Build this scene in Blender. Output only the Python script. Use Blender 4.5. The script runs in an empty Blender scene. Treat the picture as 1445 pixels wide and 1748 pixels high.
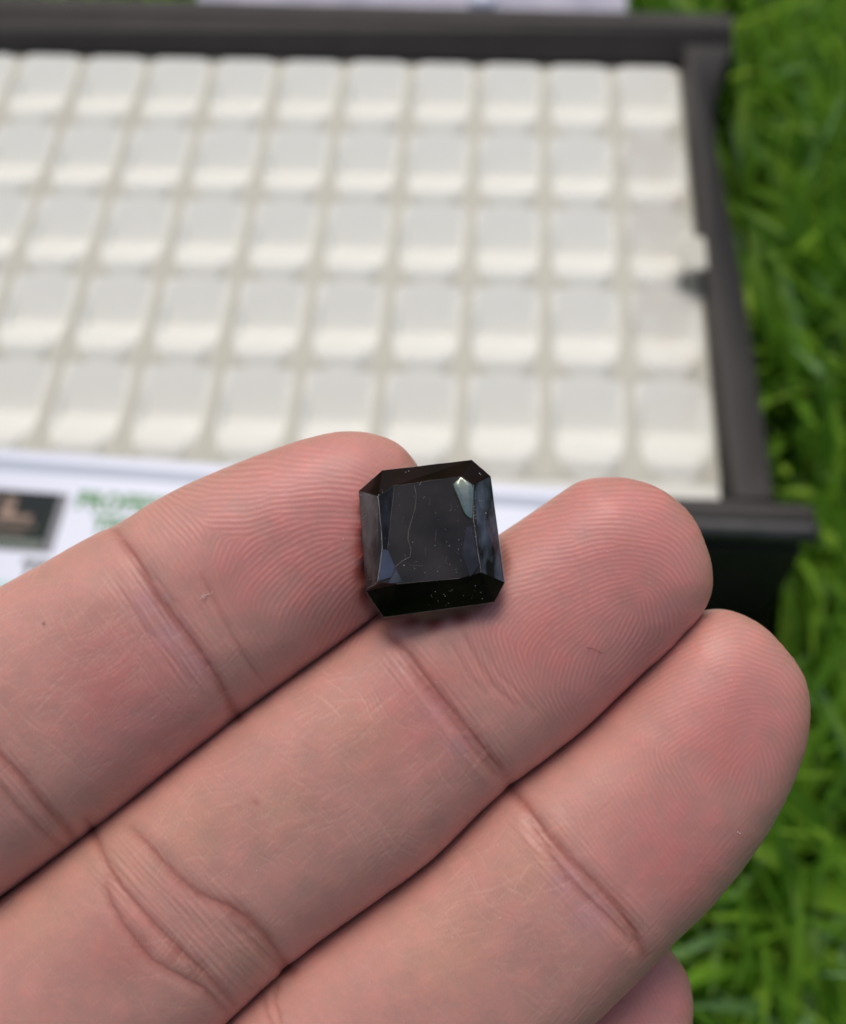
import bpy, math, random
import numpy as np
from mathutils import Vector, Matrix, Euler
random.seed(7); rng = np.random.default_rng(7)
S = bpy.context.scene
COL = S.collection
R_ = math.radians

# ------------------------------------------------------------------ camera
CAM_LOC = Vector((-0.0621435, -0.31768467, 0.22975854))
CAM_ROT = Euler((0.5593892, 0.0178817, 0.0558552), 'XYZ')
F_PX = 1900.0                                   # focal length in photo pixels (photo is 1445 wide)
cd = bpy.data.cameras.new('camera'); cam = bpy.data.objects.new('camera', cd); COL.objects.link(cam)
cam.location = CAM_LOC; cam.rotation_euler = CAM_ROT
cd.sensor_fit = 'HORIZONTAL'; cd.sensor_width = 36.0; cd.lens = 36.0 * F_PX / 1445.0
cd.clip_start = 0.005; cd.clip_end = 200.0
cd.dof.use_dof = True; cd.dof.focus_distance = 0.0965; cd.dof.aperture_fstop = 24.5
S.camera = cam

# ------------------------------------------------------------------ light
SUN_DIR = Vector((-0.12, 0.40, 0.90)).normalized()
w = bpy.data.worlds.new('World'); S.world = w; w.use_nodes = True
nt = w.node_tree; nt.nodes.clear()
sky = nt.nodes.new('ShaderNodeTexSky'); sky.sky_type = 'NISHITA'; sky.sun_disc = False
sky.sun_elevation = math.asin(SUN_DIR.z); sky.sun_rotation = math.atan2(SUN_DIR.x, SUN_DIR.y)
sky.air_density = 1.0; sky.dust_density = 5.0; sky.ozone_density = 0.6
bg = nt.nodes.new('ShaderNodeBackground'); bg.inputs[1].default_value = 0.11
wo = nt.nodes.new('ShaderNodeOutputWorld')
nt.links.new(sky.outputs[0], bg.inputs[0]); nt.links.new(bg.outputs[0], wo.inputs[0])
sl = bpy.data.lights.new('sun', 'SUN'); sl.energy = 1.3; sl.angle = R_(34); sl.color = (1.0, 0.975, 0.94)
so = bpy.data.objects.new('sun', sl); COL.objects.link(so); so.location = (0, 0, 2)
so.rotation_euler = SUN_DIR.to_track_quat('Z', 'Y').to_euler()
S.view_settings.view_transform = 'Standard'; S.view_settings.look = 'None'
S.view_settings.exposure = -0.10; S.view_settings.gamma = 1.0
S.render.engine = 'CYCLES'
S.cycles.use_denoising = True
S.cycles.max_bounces = 8

# ------------------------------------------------------------------ helpers
ROT = np.array(CAM_ROT.to_matrix()); CL = np.array(CAM_LOC)

def hand_world(u, v, wd, D):
    """hand frame (metres; u right, v up, wd = height above the hand plane, which lies D from the lens) to world"""
    q = np.stack([u, v, -(D - wd)], -1)
    return q @ ROT.T + CL

def on_plane(px, py, z):
    d = ROT @ np.array([(px - 722.5) / F_PX, -(py - 874) / F_PX, -1.0]); t = (z - CL[2]) / d[2]
    return CL + t * d

def tag(o, label=None, cat=None, group=None, kind=None):
    if label: o['label'] = label
    if cat: o['category'] = cat
    if group: o['group'] = group
    if kind: o['kind'] = kind
    return o

def link(name, me, parent=None):
    o = bpy.data.objects.new(name, me); COL.objects.link(o)
    if parent: o.parent = parent
    return o

def empty(name, loc=(0, 0, 0)):
    o = bpy.data.objects.new(name, None); COL.objects.link(o); o.location = loc
    o.empty_display_size = 0.01
    return o

def mesh(name, V, Fc, mat=None, smooth=False):
    me = bpy.data.meshes.new(name)
    me.from_pydata([tuple(v) for v in V], [], [tuple(f) for f in Fc])
    if mat: me.materials.append(mat)
    if smooth: me.polygons.foreach_set('use_smooth', [True] * len(me.polygons))
    me.update()
    return me

def quads_mesh(name, V, Q, mat, smooth=True):
    """big quad mesh from numpy arrays"""
    me = bpy.data.meshes.new(name)
    me.vertices.add(len(V)); me.vertices.foreach_set('co', np.ascontiguousarray(V, dtype=np.float32).ravel())
    me.loops.add(Q.size); me.loops.foreach_set('vertex_index', np.ascontiguousarray(Q, dtype=np.int32).ravel())
    me.polygons.add(len(Q)); me.polygons.foreach_set('loop_start', np.arange(0, Q.size, 4, dtype=np.int32))
    if smooth: me.polygons.foreach_set('use_smooth', np.ones(len(Q), dtype=bool))
    me.update(calc_edges=True); me.validate()
    me.materials.append(mat)
    return me

def mat(name, col, rough=0.5, spec=0.5, **kw):
    m = bpy.data.materials.new(name); m.use_nodes = True
    b = m.node_tree.nodes['Principled BSDF']
    b.inputs['Base Color'].default_value = (*col, 1); b.inputs['Roughness'].default_value = rough
    b.inputs['Specular IOR Level'].default_value = spec
    for k, v in kw.items(): b.inputs[k.replace('_', ' ')].default_value = v
    return m

def noise_mat(name, c1, c2, scale, rough=0.6, spec=0.3, bump=0.0, bscale=None, detail=4.0, bdist=0.0005):
    m = mat(name, c1, rough, spec); n = m.node_tree.nodes; l = m.node_tree.links; b = n['Principled BSDF']
    tc = n.new('ShaderNodeTexCoord'); ns = n.new('ShaderNodeTexNoise'); ns.inputs['Scale'].default_value = scale
    ns.inputs['Detail'].default_value = detail
    cr = n.new('ShaderNodeValToRGB'); cr.color_ramp.elements[0].position = 0.35; cr.color_ramp.elements[1].position = 0.68
    cr.color_ramp.elements[0].color = (*c1, 1); cr.color_ramp.elements[1].color = (*c2, 1)
    l.new(tc.outputs['Object'], ns.inputs['Vector']); l.new(ns.outputs['Fac'], cr.inputs[0]); l.new(cr.outputs[0], b.inputs['Base Color'])
    if bump:
        nb = n.new('ShaderNodeTexNoise'); nb.inputs['Scale'].default_value = bscale or scale * 8; nb.inputs['Detail'].default_value = 5
        bp = n.new('ShaderNodeBump'); bp.inputs['Strength'].default_value = bump; bp.inputs['Distance'].default_value = bdist
        l.new(tc.outputs['Object'], nb.inputs['Vector']); l.new(nb.outputs['Fac'], bp.inputs['Height']); l.new(bp.outputs[0], b.inputs['Normal'])
    return m

def box(V, Fc, x0, x1, y0, y1, z0, z1):
    i = len(V)
    V += [(x0, y0, z0), (x1, y0, z0), (x1, y1, z0), (x0, y1, z0), (x0, y0, z1), (x1, y0, z1), (x1, y1, z1), (x0, y1, z1)]
    Fc += [(i, i+3, i+2, i+1), (i+4, i+5, i+6, i+7), (i, i+1, i+5, i+4), (i+1, i+2, i+6, i+5), (i+2, i+3, i+7, i+6), (i+3, i, i+4, i+7)]

def prism(name, poly, z0, z1, m, bevel=0.0, smooth=False, zt=None):
    """poly counter-clockwise from above; optional rounded top edge"""
    import bmesh
    bm = bmesh.new()
    lo = [bm.verts.new((x, y, z0)) for x, y in poly]; hi = [bm.verts.new((x, y, z1 if zt is None else zt(x, y))) for x, y in poly]
    n = len(poly)
    bm.faces.new(list(reversed(lo))); top = bm.faces.new(hi)
    for i in range(n): bm.faces.new((lo[i], lo[(i+1) % n], hi[(i+1) % n], hi[i]))
    if bevel:
        bmesh.ops.bevel(bm, geom=list(top.edges), offset=bevel, segments=3, affect='EDGES', profile=0.6)
    bmesh.ops.recalc_face_normals(bm, faces=bm.faces)
    me = bpy.data.meshes.new(name); bm.to_mesh(me); bm.free(); me.materials.append(m)
    if smooth: me.polygons.foreach_set('use_smooth', [True] * len(me.polygons))
    return me

# ------------------------------------------------------------------ materials
M_frame = noise_mat('dark brown leatherette', (0.026, 0.0215, 0.0185), (0.035, 0.029, 0.025), 60, 0.55, 0.4, 0.5, 1500, bdist=0.0002)
M_lip = noise_mat('lightened leatherette edge', (0.032, 0.030, 0.029), (0.06, 0.058, 0.056), 220, 0.38, 0.6, 0.3, 1500, bdist=0.0001)  # paler tone of the light-catching bevel put into its colour
M_white = noise_mat('off white velvet', (0.785, 0.785, 0.71), (0.825, 0.825, 0.755), 55, 0.9, 0.15, 0.35, 1800, bdist=0.0002)
M_base = noise_mat('cream tray board', (0.585, 0.575, 0.485), (0.65, 0.64, 0.55), 70, 0.85, 0.2, 0.3, 900, bdist=0.0002)
M_stain = noise_mat('stained velvet', (0.77, 0.77, 0.70), (0.71, 0.68, 0.60), 90, 0.9, 0.1, 0.4, 1200, bdist=0.0003)
M_card = mat('glossy white card', (0.70, 0.74, 0.86), 0.28, 0.5)
M_grey = mat('grey blue print', (0.36, 0.42, 0.52), 0.35)
M_green = mat('green print', (0.005, 0.20, 0.015), 0.35)
M_teal = mat('pale teal print', (0.42, 0.66, 0.62), 0.35)
M_ink = mat('black print', (0.03, 0.03, 0.035), 0.35)
M_bronze = noise_mat('bronze print', (0.30, 0.19, 0.14), (0.13, 0.085, 0.06), 420, 0.35)
M_photo = noise_mat('dark print', (0.010, 0.013, 0.02), (0.010, 0.022, 0.016), 120, 0.6, .2)
M_pale = noise_mat('pale lilac paper', (0.36, 0.35, 0.43), (0.52, 0.50, 0.57), 60, 0.6)

# ------------------------------------------------------------------ ground and grass
GZ = -0.078
def build_ground():
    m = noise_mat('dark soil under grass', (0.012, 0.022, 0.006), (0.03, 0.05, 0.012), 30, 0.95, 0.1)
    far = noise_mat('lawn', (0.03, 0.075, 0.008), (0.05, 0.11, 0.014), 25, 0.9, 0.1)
    n = m.node_tree.nodes; l = m.node_tree.links
    # blend from soil between blades to lawn green where the single blades stop
    me = mesh('ground', [(-40, -40, GZ), (40, -40, GZ), (40, 40, GZ), (-40, 40, GZ)], [(0, 1, 2, 3)], far)
    tag(link('ground', me), 'green lawn ground stretching under the display case', kind='structure')
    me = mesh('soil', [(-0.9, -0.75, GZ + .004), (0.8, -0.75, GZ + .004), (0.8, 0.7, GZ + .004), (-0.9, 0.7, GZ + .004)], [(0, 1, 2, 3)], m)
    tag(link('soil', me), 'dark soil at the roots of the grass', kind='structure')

def grass_mat():
    m = mat('grass blade', (0.06, 0.15, 0.01), 0.42, 0.35); n = m.node_tree.nodes; l = m.node_tree.links; b = n['Principled BSDF']
    at = n.new('ShaderNodeAttribute'); at.attribute_name = 'tint'
    cr = n.new('ShaderNodeValToRGB'); e = cr.color_ramp.elements
    e[0].position = 0.0; e[0].color = (0.06, 0.15, 0.01, 1); e[1].position = 1.0; e[1].color = (0.30, 0.50, 0.24, 1)
    for p, c in ((0.3, (0.15, 0.33, 0.035)), (0.6, (0.28, 0.50, 0.05)), (0.85, (0.42, 0.62, 0.10)), (0.93, (0.23, 0.40, 0.12))):
        k = e.new(p); k.color = (*c, 1)
    tc = n.new('ShaderNodeTexCoord'); ns = n.new('ShaderNodeTexNoise'); ns.inputs['Scale'].default_value = 120
    mx = n.new('ShaderNodeMath'); mx.operation = 'MULTIPLY_ADD'; mx.inputs[1].default_value = 0.24
    ad = n.new('ShaderNodeMath'); ad.operation = 'SUBTRACT'; ad.inputs[1].default_value = 0.12
    l.new(tc.outputs['Object'], ns.inputs['Vector']); l.new(ns.outputs['Fac'], mx.inputs[0]); l.new(at.outputs['Fac'], mx.inputs[2])
    l.new(mx.outputs[0], ad.inputs[0]); l.new(ad.outputs[0], cr.inputs[0]); l.new(cr.outputs[0], b.inputs['Base Color'])
    # thin leaf: some light passes through
    tr = n.new('ShaderNodeBsdfTranslucent'); ms = n.new('ShaderNodeMixShader'); ms.inputs[0].default_value = 0.45
    hs = n.new('ShaderNodeHueSaturation'); hs.inputs['Value'].default_value = 1.3; hs.inputs['Hue'].default_value = 0.49
    l.new(cr.outputs[0], hs.inputs['Color']); l.new(hs.outputs[0], tr.inputs[0])
    out = n['Material Output']; l.new(b.outputs[0], ms.inputs[1]); l.new(tr.outputs[0], ms.inputs[2]); l.new(ms.outputs[0], out.inputs[0])
    return m

def build_grass():
    N = 62000; seg = 4
    # density is higher where the photograph sees the lawn, thinner towards the edge of the patch
    x = np.concatenate([rng.uniform(0.0, 0.24, 36000), rng.uniform(-0.9, 0.8, N - 36000)])
    y = np.concatenate([rng.uniform(-0.36, 0.34, 36000), rng.uniform(-0.75, 0.7, N - 36000)])
    keep = ~((x > -0.50) & (x < 0.024) & (y > -0.186) & (y < 0.022))
    x, y = x[keep], y[keep]; n = len(x)
    L = rng.uniform(0.040, 0.090, n); W = rng.uniform(0.0013, 0.0029, n)
    az = rng.uniform(0, 2 * np.pi, n); lean = rng.uniform(0.35, 1.25, n); curl = rng.uniform(0.2, 1.3, n)
    tint = np.clip(rng.normal(0.42, 0.2, n), 0, 1); hi = rng.random(n) < 0.11; tint[hi] = rng.uniform(0.9, 1.0, hi.sum())  # some blades coloured whitish green to stand for sheen
    dx, dy = np.cos(az), np.sin(az)
    tw = rng.uniform(-0.9, 0.9, n)
    px, py = -dy, dx
    V = np.zeros((n, seg + 1, 3, 3)); a = lean * 0.35; X = x.copy(); Y = y.copy(); Z = np.full(n, GZ)
    for k in range(seg + 1):
        t = k / seg
        wd = W * (1.0 - t ** 2.2) * (0.55 + 0.9 * min(1, t * 3)) + 0.00008
        nx, ny, nz = -np.cos(a) * dx, -np.cos(a) * dy, np.sin(a)        # leaf normal
        sx = px * np.cos(tw) + nx * np.sin(tw); sy = py * np.cos(tw) + ny * np.sin(tw); sz = nz * np.sin(tw)
        V[:, k, 0] = np.stack([X - sx * wd, Y - sy * wd, Z - sz * wd], -1)
        V[:, k, 1] = np.stack([X - nx * wd * .35, Y - ny * wd * .35, Z - nz * wd * .35], -1)
        V[:, k, 2] = np.stack([X + sx * wd, Y + sy * wd, Z + sz * wd], -1)
        a = a + (lean * 0.55 + curl * 0.5) / seg
        X = X + np.sin(a) * dx * L / seg; Y = Y + np.sin(a) * dy * L / seg; Z = Z + np.cos(a) * L / seg
    # keep the blades out of the case (its walls would stop them)
    P = V.reshape(n, -1, 3)
    bad = ((P[:, :, 0] > -0.52) & (P[:, :, 0] < 0.021) & (P[:, :, 1] > -0.198) & (P[:, :, 1] < 0.028)).any(1)
    bad &= ~((P[:, :, 0] > 0.0105).all(1) & (P[:, :, 1] > -0.168).all(1) & (P[:, :, 1] < -0.01).all(1))
    V = V[~bad]; tint = tint[~bad]; n = len(V)
    idx = np.arange(n * (seg + 1) * 3).reshape(n, seg + 1, 3)
    q = []
    for j in (0, 1):
        q.append(np.stack([idx[:, :-1, j], idx[:, :-1, j+1], idx[:, 1:, j+1], idx[:, 1:, j]], -1).reshape(-1, 4))
    me = quads_mesh('grass', V.reshape(-1, 3), np.concatenate(q), grass_mat())
    at = me.attributes.new('tint', 'FLOAT', 'POINT'); at.data.foreach_set('value', np.repeat(tint, (seg + 1) * 3).astype(np.float32))
    tag(link('grass', me), 'lush bright green grass blades around the dark display case', 'grass', kind='stuff')

build_ground(); build_grass()

# ------------------------------------------------------------------ the display case
CW, CH = 0.022, 0.032109            # compartment pitch
NCOL, NROW = 21, 5
XL = -NCOL * CW                     # left inner edge (outside the frame)
def build_case():
    root = empty('display_case', (0, 0, GZ))
    tag(root, 'dark brown leather covered display case holding the white compartment tray', 'display case')
    def part(name, me, label=None):
        o = link(name, me, root); o.location = (0, 0, -GZ)
        if label: o['label'] = label
        return o
    zt = 0.006
    # right rail: waisted, flaring out at both corners
    outer = [(0.0095, -0.1705), (0.0092, -0.150), (0.0088, -0.12), (0.0083, -0.094), (0.0068, -0.07), (0.0060, -0.046),
             (0.0064, -0.028), (0.0085, -0.014), (0.0125, -0.006), (0.0150, 0.0030)]
    inner = [(-0.0002, 0.0030), (-0.0004, -0.05), (-0.0002, -0.11), (-0.0006, -0.1705)]
    part('side_rail', prism('side_rail', outer + inner, -0.012, zt - 0.0006, M_frame, 0.0012, True))
    part('side_rail', prism('side_rail', [(XL - .010, -.1705), (XL, -.1705), (XL, .0030), (XL - .010, .0030)], -0.012, zt - .0006, M_frame, 0.0012, True))
    xa, xb = XL - .018, 0.0172
    sec = [(.0034, -.0120), (.0034, -.0028), (.0040, -.0016), (.0120, .0052), (.0130, .0060), (.0190, .0060), (.0204, .0050), (.0208, .0030), (.0208, -.0120)]
    V = [(xa, y + .0066 * (y > .009), z) for y, z in sec] + [(xb - (.0012 if z > .004 else 0), y, z) for y, z in sec]; k = len(sec)
    V = [(x, y - .0010 * (y > .009), z) for x, y, z in V]
    me = mesh('far_rail', V, [(a, (a + 1) % k, k + (a + 1) % k, k + a) for a in range(k)] + [tuple(range(k))[::-1], tuple(range(k, 2 * k))], M_frame)
    part('far_rail', me)
    part('front_rail', prism('front_rail', [(XL - .018, -.1768), (0.0178, -.1768), (0.0186, -.1762), (0.0188, -.1730), (0.0178, -.1712), (-0.0006, -.1712), (XL - .018, -.1712)], -0.0035, zt - .0002, M_frame, 0.0016, True))
    V, Fc = [], []
    arc = [(-.17685, zt - .0004), (-.1780, zt + .0001), (-.1794, zt - .0004), (-.1803, zt - .0016), (-.1805, zt - .0030), (-.1801, zt - .0046), (-.17685, zt - .0046)]
    for x in (XL - .018, 0.0168, 0.0186, 0.0192):
        for y, z in arc: V.append((x, y + (.0006 if x > .019 else 0), z - (.0008 if x > .019 else 0)))
    k = len(arc)
    for a in range(3):
        for b in range(k - 1): Fc.append((a*k+b, a*k+b+1, (a+1)*k+b+1, (a+1)*k+b))
    Fc.append(tuple(3*k + b for b in range(k)))
    part('front_lip', mesh('front_lip', V, Fc, M_lip, True), 'slightly shiny rounded lip, lightened as if lit, of the front rail')
    # walls below the rails
    part('front_wall', prism('front_wall', [(XL - .016, -.1788), (0.0176, -.1788), (0.0176, -.1725), (XL - .016, -.1725)], GZ + .001, -0.0040, M_frame, 0.0008))
    part('far_wall', prism('far_wall', [(XL - .016, .0038), (0.0158, .0038), (0.0158, .0190), (XL - .016, .0190)], GZ + .001, -0.0125, M_frame, 0.0008))
    part('side_wall', prism('side_wall', [(0.0004, -.1720), (0.0084, -.1720), (0.0056, -.05), (0.0084, -.0035), (0.0004, -.0035)], GZ + .001, -0.0125, M_frame))
    part('side_wall', prism('side_wall', [(XL - .009, -.1720), (XL - .001, -.1720), (XL - .001, -.0035), (XL - .009, -.0035)], GZ + .001, -0.0125, M_frame))
    part('case_floor', prism('case_floor', [(XL - .0005, -.1720), (0, -.1720), (0, -.0035), (XL - .0005, -.0035)], GZ + .001, -0.05, M_frame))

def cushion_mesh(m, seed):
    """a tongue-shaped pocket: its back slopes down towards the viewer's side, then it swells up to a soft
    lip with rounded front corners; a flat flange of board surrounds it"""
    r = np.random.default_rng(seed)
    nx, ny = 17, 30; zf = -0.0042
    V = []; hw = 0.432 * CW; Ln = CH * 0.985
    for j in range(ny + 1):
        t = 1 - (1 - j / ny) ** 1.35
        yy = -Ln * t - .0002
        s = max(0.0, (t - 0.44) / 0.56)
        ww = hw * (0.14 + 0.86 * math.sqrt(max(0, 1 - min(1, s) ** 2.1)))
        if t < 0.44: z = -0.0030 - 0.0050 * (t / 0.44) ** 1.1
        else:
            u = min(1, (t - 0.44) / 0.46); z = -0.0080 + 0.0054 * (u * u * (3 - 2 * u) * .45 + .55 * math.sin(u * math.pi / 2))
        kend = max(0, (t - .84) / .16); kend = kend * kend * (3 - 2 * kend)
        for i in range(nx + 1):
            e = (i / nx) * 2 - 1; e = math.copysign(abs(e) ** .85, e)
            k = max(0, abs(e) - 0.74) / 0.26; k = k * k * (3 - 2 * k); k = max(k, kend)
            zz = z * (1 - k) + zf * k
            V.append((e * ww, yy, zz + r.normal(0, 0.00003)))
    Fc = []
    for j in range(ny):
        for i in range(nx):
            a = j * (nx + 1) + i; Fc.append((a, a + nx + 1, a + nx + 2, a + 1))
    npad = len(Fc)
    h = .5 * CW
    Lr = [j * (nx + 1) for j in range(ny + 1)]; Rr = [j * (nx + 1) + nx for j in range(ny + 1)]
    b0 = len(V)
    for k in Lr: V.append((-h, V[k][1], zf))
    for k in Rr: V.append((h, V[k][1], zf))
    for j in range(ny):
        Fc.append((Lr[j], b0 + j, b0 + j + 1, Lr[j+1])); Fc.append((Rr[j], Rr[j+1], b0 + ny + 1 + j + 1, b0 + ny + 1 + j))
    c0 = len(V)
    for i in range(nx + 1): V.append((-h + 2 * h * i / nx, -CH, zf))
    last = ny * (nx + 1)
    for i in range(nx): Fc.append((last + i, c0 + i, c0 + i + 1, last + i + 1))
    Fc.append((last, b0 + ny, c0, c0)[:3]); Fc.append((last + nx, c0 + nx, b0 + 2 * ny + 1))
    me = mesh('cushion', V, Fc, m, True); me.materials.append(M_base)
    me.polygons.foreach_set('material_index', [0 if k < npad else 1 for k in range(len(Fc))])
    return me

def build_tray():
    root = empty('compartment_tray', (0, 0, -0.0125))
    tag(root, 'white velvet tray of many rounded gemstone compartments inside the dark case', 'tray')
    V, Fc = [], []; box(V, Fc, XL + .0002, -.0006, -.1708, .0030, -.0125, -.0100)
    b = link('tray_board', mesh('tray_board', V, Fc, M_base), root); b.location.z = .0125
    # dividers between the columns, one per column line
    for i in range(1, NCOL):
        V, Fc = [], []; wd = .00045
        box(V, Fc, -wd, wd, -5 * CH - .0005, .0028, -.0098, -.0036)
        d = link('divider', mesh('divider', V, Fc, M_base), root); d.location = (-i * CW, 0, .0125)
    vars_ = [cushion_mesh(M_white, s) for s in range(4)]; st = cushion_mesh(M_stain, 9)
    for j in range(NROW):
        for i in range(NCOL):
            me = st if (i == 0 and j in (1, 2, 3)) else vars_[random.randrange(4)]
            c = link('cushion', me, root)
            if j == 0: c.scale.y = 1.085
            c.location = (-(i + .5) * CW, -j * CH + (.0027 if j == 0 else 0), .0125 + random.uniform(-.00015, .00015))
    # front strip of the tray beyond the last row
    V, Fc = [], []; box(V, Fc, XL + .0004, -.0010, -.1703, -5 * CH - .0006, -.0067, -.0036)
    s = link('front_strip', mesh('front_strip', V, Fc, M_white), root); s.location.z = .0125
    return root
build_case(); build_tray()

def blob(name, m, rx, ry, rz, seed, n=14, rough=.25):
    r = np.random.default_rng(seed); V, Fc = [], []
    for a in range(n + 1):
        th = math.pi * a / n
        for b in range(2 * n):
            ph = math.pi * b / n
            k = 1 + rough * (math.sin(3 * ph + seed) * math.sin(2 * th + seed) * .6 + r.normal(0, .12)) * math.sin(th)
            V.append((rx * k * math.sin(th) * math.cos(ph), ry * k * math.sin(th) * math.sin(ph), rz * k * math.cos(th)))
    for a in range(n):
        for b in range(2 * n):
            Fc.append((a*2*n+b, (a+1)*2*n+b, (a+1)*2*n+(b+1) % (2*n), a*2*n+(b+1) % (2*n)))
    return mesh(name, V, Fc, m, True)
tuft = link('cotton_tuft', blob('cotton_tuft', M_base, .0060, .0066, .0009, 3, rough=.12)); tuft.location = (-.0028, -.0886, .0042)
tag(tuft, 'small torn white tuft poking over the right rim of the dark case', 'tuft')

# ------------------------------------------------------------------ the printed card lying over the front rail
def text_mesh(name, s, size, m, bold=0.0):
    cu = bpy.data.curves.new(name, 'FONT'); cu.body = s; cu.size = size; cu.offset = bold; cu.extrude = 0.00004
    cu.align_x = 'LEFT'; cu.space_character = 1.10
    o = bpy.data.objects.new(name, cu); COL.objects.link(o)
    dg = bpy.context.evaluated_depsgraph_get()
    me = bpy.data.meshes.new_from_object(o.evaluated_get(dg)); bpy.data.objects.remove(o)
    me.materials.clear(); me.materials.append(m); me.name = name
    return me
def build_card():
    zc = 0.0068
    a = on_plane(0, 768, zc); b = on_plane(1100, 846, zc)
    ux = (b - a); ux[2] = 0; ux /= np.linalg.norm(ux); ang = math.atan2(ux[1], ux[0])
    root = empty('printed_card', (a[0], a[1], zc)); root.rotation_euler.z = ang
    tag(root, 'glossy white printed card with green lettering lying across the front of the case', 'card')
    uy = np.array([-ux[1], ux[0]])
    def loc(px, py):
        p = on_plane(px, py, zc + .0006) - a
        return float(p[:2] @ ux[:2]), float(p[:2] @ uy)
    me = prism('sheet', [(-.17, -.072), (.148, -.072), (.148, 0), (-.17, 0)], -.0004, .0004, M_card)
    link('sheet', me, root)
    def flat(name, x0, x1, y0, y1, m, z=.00046, par=root):
        V, Fc = [], []; box(V, Fc, x0, x1, y0, y1, .00042, z); return link(name, mesh(name, V, Fc, m), par)
    _, g0 = loc(100, 790); _, g1 = loc(100, 808)
    flat('border_line', -.168, .146, g1, g0, M_grey)
    x1, y1 = loc(104, 842); x0, y0 = loc(90, 944)
    ph = flat('printed_picture', -.052, x1, y0, y1, M_photo)
    flat('picture_edge', x1, x1 + .0022, y0, y1, mat('dark grey print', (.13, .14, .17), .35))  # grey printed strip beside the picture
    H = y1 - y0
    # bronze lettering and lines inside the dark picture, with a green corner
    def q(name, fx0, fx1, fy0, fy1, m, z=.0005): return flat(name, x1 - fx0 * .030, x1 - fx1 * .030, y1 - fy1 * H, y1 - fy0 * H, m, z)
    q('bronze_letter', .68, .60, .10, .48, M_bronze); q('bronze_letter', .78, .50, .07, .16, M_bronze, .00053)
    q('bronze_letter', .44, .33, .10, .50, M_bronze); q('bronze_letter', .44, .17, .40, .52, M_bronze, .00053)
    q('bronze_letter', 1.02, .90, .10, .50, M_bronze)
    q('bronze_line', 1.1, .12, .56, .60, M_bronze); q('bronze_line', 1.1, .18, .70, .73, M_bronze)
    q('green_corner', 1.25, .82, .02, .20, M_green, .00055); q('green_band', 1.5, .02, .80, .98, mat('deep green print', (.02, .05, .035), .3), .00048)
    tx, ty = loc(127, 866)
    for s, px, py, sz, m in (('PROFESSIONAL', 127, 866, .0054, M_green), ('TESTING', 154, 908, .0052, M_green), ('TE', 30, 986, .0056, M_ink)):
        tx, ty = loc(px, py); o = link('lettering', text_mesh('lettering', s, sz, m, .00026), root); o.location = (tx, ty, .00046); o.scale.y = 1.22
    _, t0 = loc(10, 992); flat('teal_band', -.168, .146, t0 - .006, t0, M_teal)
build_card()

# a pale packet lying on the grass beyond the case
pk = link('paper_packet', prism('paper_packet', [(-.165, .0310), (-.016, .0262), (-.014, .075), (-.168, .078)], -.035, -.0030, M_pale, .0015))
tag(pk, 'pale lilac paper packet standing behind the far rail of the case', 'packet')
bt = link('white_button', blob('white_button', M_card, .005, .004, .003, 5, rough=.05)); bt.location = (-.0655, .0300, .0010)
tag(bt, 'small round white bead on the pale packet behind the case', 'bead')

# ------------------------------------------------------------------ the hand
D = 0.103
def catmull(P, T, t):
    """centripetal-ish interpolation of rows P at parameters T, evaluated at t (monotone-safe hermite)"""
    P = np.asarray(P, float); T = np.asarray(T, float)
    m = np.zeros_like(P); d = (P[1:] - P[:-1]) / (T[1:] - T[:-1])[:, None]
    h = (T[1:] - T[:-1])[:, None]
    m[1:-1] = (d[:-1] * h[1:] + d[1:] * h[:-1]) / (h[1:] + h[:-1]); m[0] = d[0]; m[-1] = d[-1]
    k = np.clip(np.searchsorted(T, t) - 1, 0, len(T) - 2); hh = (T[k+1] - T[k])[:, None]; s = ((t - T[k]) / (T[k+1] - T[k]))[:, None]
    return ((2*s**3 - 3*s**2 + 1) * P[k] + (s**3 - 2*s**2 + s) * hh * m[k] + (-2*s**3 + 3*s**2) * P[k+1] + (s**3 - s**2) * hh * m[k+1])

FING = {
 'index': [(-560,1330,-200,1690), (-280,1165,-60,1573), (0,1008,232,1358), (89,959,305,1300), (164,917,375,1247), (213,893,405,1223),
           (275,855,450,1190), (337,824,495,1157), (399,798,540,1125), (469,771,590,1088), (531,751,635,1053), (589,740,675,1012),
           (640,744,703,968), (682,761,720,922), (711,792,730,880), (732,836,732,836)],
 'middle': [(-200,1690,120,2010), (0,1537,284,1838), (150,1420,402,1722), (280,1320,515,1620), (400,1225,632,1534), (520,1138,733,1460),
            (640,1052,862,1338), (720,1000,940,1280), (790,955,1000,1232), (865,908,1055,1180), (924,868,1105,1134), (957,845,1132,1111),
            (994,823,1158,1083), (1031,817,1180,1060), (1068,818,1196,1038), (1114,831,1208,1012), (1163,864,1211,975), (1198,915,1198,915)],
 'ring': [(120,2010,400,2310), (240,1880,510,2195), (386,1736,640,2060), (515,1620,760,1950), (632,1534,855,1868), (733,1460,952,1782),
          (862,1338,1092,1648), (940,1280,1150,1588), (1000,1232,1205,1535), (1055,1180,1252,1480), (1105,1128,1295,1422), (1145,1085,1330,1362),
          (1172,1060,1355,1308), (1208,1045,1370,1262), (1250,1044,1377,1215), (1297,1065,1376,1178), (1340,1108,1366,1142), (1357,1124,1357,1124)],
 'pinky': [(400,2310,640,2560), (640,2060,820,2330), (850,1875,1010,2120), (950,1785,1110,1990), (1030,1705,1160,1890), (1070,1665,1190,1830),
           (1096,1642,1201,1775), (1125,1634,1201,1733), (1157,1650,1194,1700), (1180,1675,1180,1675)],
}
NF, NB = 216, 26
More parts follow.
